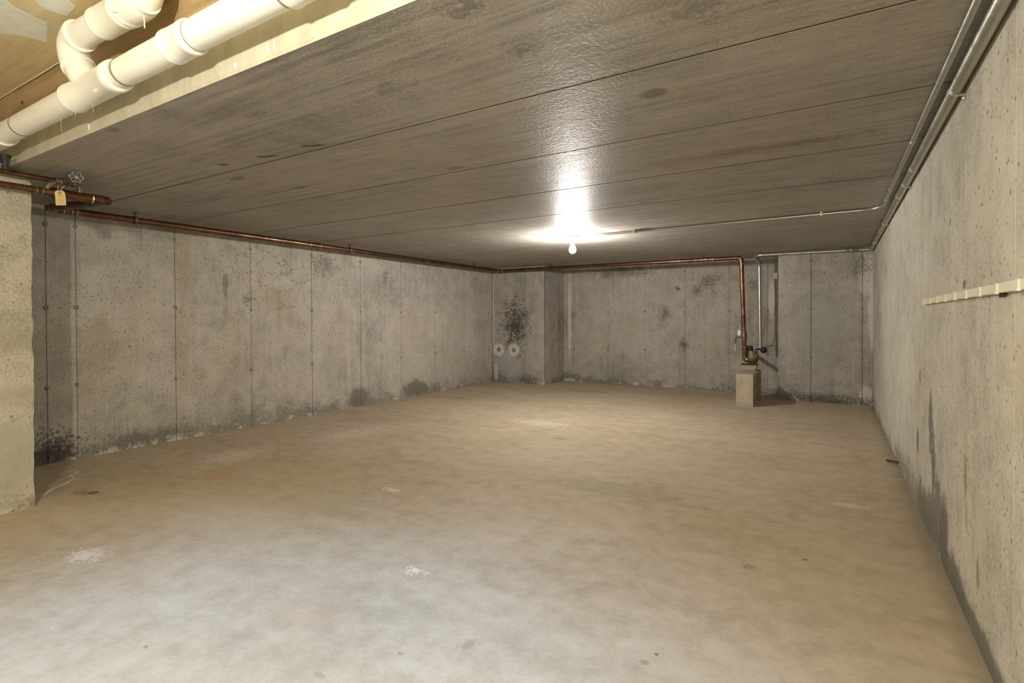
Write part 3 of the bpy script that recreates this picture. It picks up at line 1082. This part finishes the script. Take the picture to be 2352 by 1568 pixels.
# local frame of the card: a = along the face, z up; it faces the room
ta = Vector((.86, .50, 0)).normalized()
tn = Vector((.50, -.86, 0)).normalized()
to = Vector((-3.836, 1.303, 1.747))
TW, TH = .061, .086


def card(u_, v_, d_=0):
    bend = .010 * (v_ / TH - .6) ** 2
    skew = -.010 * (v_ / TH - .5)
    return to + ta * (u_ - TW / 2 + skew) + Vector((0, 0, 1)) * v_ + tn * (bend + d_) + ta * 0


bm = bmesh.new()
rows = 8
front, backv = [], []
for j in range(rows + 1):
    v_ = TH * j / rows
    ins = 0
    if v_ > TH - .012:
        ins = (v_ - (TH - .012)) * .95
    front.append([bm.verts.new(card(ins, v_, .0004)), bm.verts.new(card(TW - ins, v_, .0004))])
    backv.append([bm.verts.new(card(ins, v_, -.0004)), bm.verts.new(card(TW - ins, v_, -.0004))])
for j in range(rows):
    bm.faces.new((front[j][0], front[j][1], front[j + 1][1], front[j + 1][0]))
    bm.faces.new((backv[j][1], backv[j][0], backv[j + 1][0], backv[j + 1][1]))
    bm.faces.new((front[j][0], front[j + 1][0], backv[j + 1][0], backv[j][0]))
    bm.faces.new((front[j][1], backv[j][1], backv[j + 1][1], front[j + 1][1]))
bm.faces.new((front[0][0], backv[0][0], backv[0][1], front[0][1]))
bm.faces.new((front[-1][0], front[-1][1], backv[-1][1], backv[-1][0]))
adopt(link('card', bm, M['manila'], None, True, 50), tg)
ec = card(TW / 2, TH - .010, .0006)
lathe('eyelet', ec, tn, [(-.001, .0095), (.0005, .0095), (.001, .007), (.001, .003)], M['eyelet'], tg, 14)
for dx, dz in ((-.012, .034), (.026, .036)):
    tube('string', [ec + tn * .0015, ec + ta * dx * .5 + Vector((0, 0, dz * .5)) + tn * .003, ec + ta * dx + Vector((0, 0, dz)) - tn * .004], .0011, M['string'], tg, 6)


def lettering(txt, size, u0, v0, mat, parent, shear=.18):
    """handwriting laid on the bent card"""
    cu = bpy.data.curves.new('lettering', 'FONT')
    cu.body = txt
    cu.size = size
    cu.align_x = 'CENTER'
    cu.shear = shear
    cu.space_character = 1.12
    to_ = bpy.data.objects.new('lettering_tmp', cu)
    COL.objects.link(to_)
    dg = bpy.context.evaluated_depsgraph_get()
    me = bpy.data.meshes.new_from_object(to_.evaluated_get(dg))
    bpy.data.objects.remove(to_, do_unlink=True)
    for v in me.vertices:
        v.co = card(u0 + v.co.x, v0 + v.co.y + .0008 * math.sin(v.co.x * 400), .0009)
    me.materials.clear()
    me.materials.append(mat)
    o = bpy.data.objects.new('lettering', me)
    COL.objects.link(o)
    return adopt(o, parent)


for txt, vv in (('Main', .056), ('for', .0445), ('Water', .0270), ('Valve', .0125)):
    lettering(txt, .0118, TW / 2, vv, M['ink'], tg)

# ------------------------------------------------------------------ ball valve and meter at the far drop


def dx(z):
    return D1.x + (D2.x - D1.x) * (D1.z - z) / (D1.z - D2.z)


bv = lathe('ball_valve', (dx(.79), ya, .79), (0, 0, 1), [(0, .030), (.012, .034), (.02, .031), (.035, .036), (.075, .036), (.085, .031), (.10, .034), (.115, .030)], M['brass'], cl, 16)
bv['label'] = 'brass ball valve with a yellow lever'
sub(lathe('stem', (dx(.83) - .03, ya - .01, .83), (-1, -.2, 0), [(0, .010), (.03, .009), (.045, .006)], M['brass'], cl, 10), bv)
bm = bmesh.new()
bm_sweep(bm, fillet([(-1.095, ya - .02, .833), (-1.118, ya - .025, .825), (-1.122, ya - .028, .775), (-1.122, ya - .03, .745)], .012, 4), .0055, 8)
sub(link('lever', bm, M['dark_iron'], None, True), bv)
sub(tube('lever_grip', [(-1.122, ya - .03, .745), (-1.122, ya - .03, .648)], .0085, M['yellow'], cl, 10), bv)
wt = empty('paper_tag', (-1.075, ya - .045, .85), 'small white paper tag tied to the valve with the yellow lever', 'tag')
bm = bmesh.new()
bm_box(bm, (-1.094, ya - .047, .850), (-1.056, ya - .045, .932))
bmesh.ops.bevel(bm, geom=[e for e in bm.edges if abs((e.verts[0].co - e.verts[1].co).y) > .001], offset=.012, segments=2, affect='EDGES')
adopt(link('card', bm, M['paper']), wt)
tube('string', [(-1.075, ya - .046, .925), (-1.06, ya - .04, .945), (-1.04, ya - .036, .95)], .0015, M['string'], wt, 6)
lathe('solder_ring', (dx(.70), ya, .70), (0, 0, 1), [(0, CR), (0, CR + .003), (.006, CR + .003), (.006, CR)], M['solder'], cl, 16)
lathe('coupling', (dx(.64), ya, .60), (0, 0, 1), [(0, CR), (0, CR + .003), (.085, CR + .003), (.085, CR)], M['copper'], cl, 16)

mt = empty('water_meter', (-.925, 7.61, .49), 'bronze water meter with dark register on the brick above the blocks', 'meter')
tube('foot_elbow', fillet([(-1.012, ya, .584), (-1.012, ya, .535), (-.94, ya + .03, .535)], .03, 6), .031, M['brass'], mt, 16)
lathe('meter_body', (-.925, 7.61, .492), (0, 0, 1), [(0, .045), (.012, .062), (.05, .074), (.085, .074), (.10, .070), (.125, .070), (.135, .064), (.16, .060)], M['brass'], mt, 22)
for k in range(6):
    t = 2 * math.pi * k / 6 + .3
    lathe('flange_bolt', (-.925 + .069 * math.cos(t), 7.61 + .069 * math.sin(t), .58), (0, 0, 1), [(0, .008), (.03, .008), (.034, .004)], M['solder'], mt, 6)
lathe('register', (-.955, 7.61, .650), (0, 0, 1), [(0, .046), (.016, .046), (.018, .038), (.064, .036), (.068, .030)], M['black'], mt, 20)
lathe('outlet_nut', (-.925, 7.675, .565), (-.12, 1, .0), [(0, .036), (.02, .041), (.045, .041), (.05, .030), (.09, .028)], M['brass'], mt, 8)
lathe('drain_plug', (-.985, 7.542, .545), (-.3, -1, 0), [(0, .016), (.012, .016), (.013, .008)], M['solder'], mt, 10)
tube('outlet_pipe', [(-.93, 7.75, .565), (-1.02, 8.455, .565)], .024, M['brass'], mt, 14)

# black transmitter knob at the foot of the conduit
kb = empty('remote_reader', (-.815, 7.80, .60), 'round black reader head between meter and steel conduit', 'meter part')
lathe('housing', (-.815, 7.835, .655), (.35, -1, .1), [(-.03, .018), (-.025, .036), (.0, .042), (.02, .040), (.032, .028), (.036, .01)], M['black'], kb, 18)
tube('clamp_arm', [(-.90, 7.74, .665), (-.86, 7.78, .668), (-.83, 7.82, .66)], .011, M['dark_iron'], kb, 8)
wi = empty('meter_wire', (-.70, 7.865, .70), 'thin dark wire from the reader head up the pilaster edge', 'wire')
tube('wire', [(-.80, 7.84, .69), (-.76, 7.862, .705), (-.72, 7.866, .725), (-.69, 7.868, .78), (-.677, 7.868, .86), (-.680, 7.868, 1.2), (-.676, 7.868, 1.62)], .0035, M['dark_iron'], wi, 6)
tube('wire', [(-.80, 7.85, .692), (-.74, 7.866, .713), (-.672, 7.868, .718)], .0035, M['dark_iron'], wi, 6)
bm = bmesh.new()
bm_box(bm, (-.70, 7.86, 1.60), (-.655, 7.90, 1.68))
adopt(link('wire_box', bm, M['wall_back']), wi)


# ------------------------------------------------------------------ concrete blocks and brick
def block_mesh():
    # stands on end: .192 wide, .19 deep, .397 tall, two cores open to +X
    bm = bmesh.new()
    w, d, h = .194, .190, .397
    t = .034
    yz = [(0, 0), (d, 0), (d, h), (0, h)]
    holes = [[(t, t), (d - t, t), (d - t, h / 2 - t * .5), (t, h / 2 - t * .5)], [(t, h / 2 + t * .5), (d - t, h / 2 + t * .5), (d - t, h - t), (t, h - t)]]
    def box(y0, y1, z0, z1):
        bm_box(bm, (0, y0, z0), (w, y1, z1))
    box(0, t, 0, h)
    box(d - t, d, 0, h)
    box(t, d - t, 0, t)
    box(t, d - t, h / 2 - t * .5, h / 2 + t * .5)
    box(t, d - t, h - t, h)
    bmesh.ops.remove_doubles(bm, verts=bm.verts[:], dist=1e-5)
    me = bpy.data.meshes.new('concrete_block')
    bmesh.ops.recalc_face_normals(bm, faces=bm.faces[:])
    bm.to_mesh(me)
    bm.free()
    me.materials.append(M['block'])
    return me


bme = block_mesh()
labels = ['hollow concrete block standing on end at the front of the meter support',
          'hollow concrete block standing on end just behind the front block',
          'hollow concrete block standing on end directly under the brick',
          'hollow concrete block standing on end nearest the recessed back wall']
for k in range(4):
    o = bpy.data.objects.new('concrete_block', bme)
    COL.objects.link(o)
    o.location = (-1.043 + .004 * (k % 2), 7.055 + k * .1925, 0)
    o.rotation_euler = (0, 0, math.radians((-1.2, .3, -.4, .2)[k]))
    tag(o, labels[k], 'block', 'blocks under the water meter')
bk = empty('brick', (-.956, 7.575, .399), 'worn brick lying on the concrete blocks under the water meter', 'brick')
bm = bmesh.new()
v, fs = bm_box(bm, (-1.05, 7.52, .3985), (-.862, 7.63, .472))
for vv_ in v:
    if vv_.co.z < .42:
        if vv_.co.x > -.9:
            vv_.co.x -= .022
        else:
            vv_.co.x += .010
bevel_all(bm, .004)
adopt(link('body', bm, M['brick']), bk)
bm = bmesh.new()
for z in (.4725,):
    bm_box(bm, (-1.054, 7.516, z - .001), (-.858, 7.634, z + .012))
adopt(link('wood_shim', bm, M['rebar']), bk)

# ------------------------------------------------------------------ steel conduits
FR = .021
fc = empty('steel_conduit', (.375, 4.6, 1.895), 'thick steel conduit along the top of the stained wall and down to the meter', 'conduit')
path = fillet([(.375, -2.1, 1.913), (.375, 7.825, 1.913), (-.94, 7.835, 1.922), (-.93, 8.10, 1.922), (-.885, 8.10, .70)], [.06, .13, .13], 10)
path = fillet([(.375, -2.1, 1.913), (.375, 7.825, 1.913), (-.955, 7.835, 1.922), (-.90, 8.11, 1.905), (-.885, 8.10, .66)], [.05, .10, .14], 12)
tube('conduit', path, FR, M['steel'], fc, 20)
for y, L in ((3.72, .09), (4.50, .06), (6.2, .05)):
    lathe('coupling', (.375, y, 1.913), (0, 1, 0), [(0, FR), (0, FR + .002), (L, FR + .002), (L, FR)], M['steel'], fc, 20)
for x, L in ((.12, .03), (.18, .07)):
    lathe('coupling', (x, 7.826, 1.915), (1, 0, 0), [(0, FR), (0, FR + .003), (L, FR + .003), (L, FR)], M['dull_steel'], fc, 20)


def strap(p, r, along, wall, parent, mat):
    """one-hole strap: half ring round the pipe and a tab with a screw against the wall"""
    D = Vector(along)
    Wd = Vector(wall)
    T = D.cross(Wd)
    if T.z > 0:
        T = -T
    bm = bmesh.new()
    rings = []
    n = 14
    w = .008
    for k in range(n + 1):
        a_ = math.radians(-100 + 190 * k / n)
        dr = T * math.cos(a_) - Wd * math.sin(a_)
        q = p + dr * (r + .001)
        rings.append([q - D * w, q + D * w, q + D * w + dr * .0025, q - D * w + dr * .0025])
    # tab out to the wall
    e = p + T * (r + .001)
    bm_rings(bm, rings, True)
    rings = []
    for s, dn in ((0.2, .0), (.6, .001), (1.0, .002)):
        q = p + T * (r + .002) + Wd * (r + .004) * s
        rings.append([q - D * w, q + D * w, q + D * w + T * .0025, q - D * w + T * .0025])
    q = p + T * (r + .024) + Wd * (r + .005)
    rings.append([q - D * w, q + D * w, q + D * w - Wd * .003, q - D * w - Wd * .003])
    bm_rings(bm, rings, True)
    o = adopt(link('strap', bm, mat), parent)
    s_ = lathe('screw', p + T * (r + .014) + Wd * (r + .003), -Wd, [(0, .006), (.004, .005), (.006, .002)], mat, parent, 8)
    return o


for y in (1.0, 2.52, 4.126, 5.735, 7.06):
    strap(Vector((.375, y, 1.913)), FR, (0, 1, 0), (1, 0, 0), fc, M['zinc'])

TR = .0115
tc = empty('steel_conduit', (.317, 3.5, 1.92), 'thin steel conduit on the ceiling leading to the bare bulb', 'conduit')
path = fillet([(.330, Y_EDGE + .03, 1.934), (.316, 4.2, 1.934), (.316, 5.085, 1.934), (-2.31, 5.142, 1.934)], [.5, .16], 10)
tube('conduit', path, TR, M['steel'], tc, 14)
for y in (4.36, 4.70):
    lathe('coupling', (.316, y, 1.934), (0, 1, 0), [(0, TR), (0, TR + .002), (.035, TR + .002), (.035, TR)], M['steel'], tc, 14)
for x in (-1.68, -.10):
    bm = bmesh.new()
    bm_box(bm, (x - .007, 5.085, ZC - .0275), (x + .007, 5.145, ZC - .0005))
    adopt(link('strap', bm, M['zinc']), tc)
for y in (1.6, 3.237):
    bm = bmesh.new()
    rings = []
    for k in range(9):
        a_ = math.radians(180 + 180 * k / 8)
        dr = Vector((math.cos(a_), 0, math.sin(a_)))
        q = Vector((.321, y, 1.934)) + dr * (TR + .0005)
        rings.append([q - Vector((0, .007, 0)), q + Vector((0, .007, 0)), q + Vector((0, .007, 0)) + dr * .002, q - Vector((0, .007, 0)) + dr * .002])
    bm_rings(bm, rings, True)
    adopt(link('strap', bm, M['zinc']), tc)
    bm = bmesh.new()
    bm_box(bm, (.335, y - .007, ZC - .004), (.362, y + .007, ZC - .0005))
    adopt(link('strap_tab', bm, M['zinc']), tc)


# ------------------------------------------------------------------ lamps
def bulb_profile(L=.108, r=.030):
    return [(0, .013), (.022, .0135), (.034, .017), (.05, .0245), (.066, .0292), (.078, r), (.09, .0275), (.10, .019), (L - .001, .008), (L, .001)]


lp = empty('ceiling_lamp', (-2.361, 5.141, ZC - .18), 'bare lit bulb in a white porcelain lampholder on the plank ceiling', 'lamp')
lathe('box_plate', (-2.361, 5.141, ZC), (0, 0, -1), [(0, .074), (.004, .074), (.008, .066)], M['steel'], lp, 28)
lathe('lampholder', (-2.361, 5.141, ZC - .006), (0, 0, -1), [(0, .058), (.006, .059), (.036, .056), (.040, .050), (.042, .028), (.050, .026), (.062, .022)], M['porcelain'], lp, 28)
lathe('bulb', (-2.361, 5.141, ZC - .066), (0, 0, -1), [(t * 1.08, r * 1.22) for t, r in bulb_profile()], M['bulb'], lp, 20)


def pendant(pos, mat, label, shade=False):
    e = empty('pendant_lamp', (pos[0], pos[1], pos[2] - .06), label, 'lamp')
    p = Vector(pos)
    tube('cord', [p + Vector((0, 0, .06)), Vector((p.x, p.y, Z_BAY))], .004, M['black'], e, 8)
    lathe('socket', p + Vector((0, 0, .075)), (0, 0, -1), [(0, .010), (.01, .018), (.045, .019), (.047, .014)], M['black'], e, 14)
    lathe('bulb', p + Vector((0, 0, .030)), (0, 0, -1), [(t * .8, r * .8) for t, r in bulb_profile()], mat, e, 18)
    if shade:  # unseen cone, added to narrow the cool fill on the floor
        bm = bmesh.new()
        n = 28
        prof = [(.035, .024), (.02, .03), (-.120, .075), (-.122, .076), (-.120, .077), (.021, .032), (.037, .026)]
        bm_rings(bm, [[p + Vector((math.cos(2 * math.pi * k / n) * r, math.sin(2 * math.pi * k / n) * r, z)) for k in range(n)] for z, r in prof], False)
        adopt(link('shade', bm, M['black'], None, True), e)


pendant(PENDANT_POS, M['bulb_warm'], 'warm bare bulb hanging on a cord from the plywood ceiling')
pendant(COOL_FILL_POS, M['bulb_cool_fill'], 'added out-of-view cool fill bulb in a black cone shade for the bluish floor pool', True)

# ------------------------------------------------------------------ cream slotted rail on the right wall
rl = empty('wall_rail', (.39, 2.3, 1.146), 'cream metal rail with raised ribs screwed to the concrete wall', 'rail')
bm = bmesh.new()
bm_box(bm, (XR - .016, 0.9, 1.147), (XR - .001, 3.475, 1.175))
bevel_all(bm, .0015)
adopt(link('rail_body', bm, M['cream']), rl)
y = 3.46
first = None
for k in range(13):
    yy = 3.405 - k * .2035
    if k == 0:
        bm = bmesh.new()
        bm_box(bm, (XR - .0205, -.012, 1.1475), (XR - .0150, .012, 1.1748))
        bevel_all(bm, .0015)
        first = link('rib', bm, M['cream'])
        first.location = (0, yy, 0)
        adopt(first, rl)
        bm = bmesh.new()
        bm_box(bm, (XR - .0225, -.014, 1.1445), (XR - .0150, .010, 1.1500))
        ft = link('rib_tab', bm, M['cream'])
        ft.location = (0, yy, 0)
        adopt(ft, rl)
    else:
        for src in (first, ft):
            o = src.copy()
            COL.objects.link(o)
            o.location = (0, yy, 0)
            o.parent = rl
            o.matrix_parent_inverse = src.matrix_parent_inverse.copy()
lathe('screw', (XR - .015, 1.95, 1.141), (-1, 0, 0), [(-.012, .006), (.003, .006), (.005, .002)], M['dark_iron'], rl, 8)

# ------------------------------------------------------------------ small things on the floor
rb = empty('rebar_stub', (.39, 4.84, 0.0), 'short rusty steel pin lying at the foot of the stained wall', 'steel pin')
tube('pin', [(.335, 4.90, .006), (.398, 4.80, .022)], .006, M['rebar'], rb, 8)

# chalky outline of a dried drip on the floor beside the pier
DRIP = [(-4.191, 1.315), (-4.264, 1.369), (-4.306, 1.405), (-4.331, 1.442), (-4.374, 1.492), (-4.42, 1.531), (-4.458, 1.566), (-4.492, 1.581), (-4.549, 1.584), (-4.552, 1.57), (-4.582, 1.6), (-4.605, 1.636), (-4.634, 1.657), (-4.688, 1.651), (-4.729, 1.626)]
bm = bmesh.new()
pts = [Vector((x, y, .0006)) for x, y in DRIP]
rings = []
for i, p in enumerate(pts):
    d = (pts[min(i + 1, len(pts) - 1)] - pts[max(i - 1, 0)]).normalized()
    n_ = Vector((-d.y, d.x, 0)) * (.0045 + .002 * math.sin(i * 1.7))
    rings.append([p - n_, p + n_, p + n_ * .6 + Vector((0, 0, .0012)), p - n_ * .6 + Vector((0, 0, .0012))])
bm_rings(bm, rings, True)
link('lime_trace', bm, M['debris'], floor)
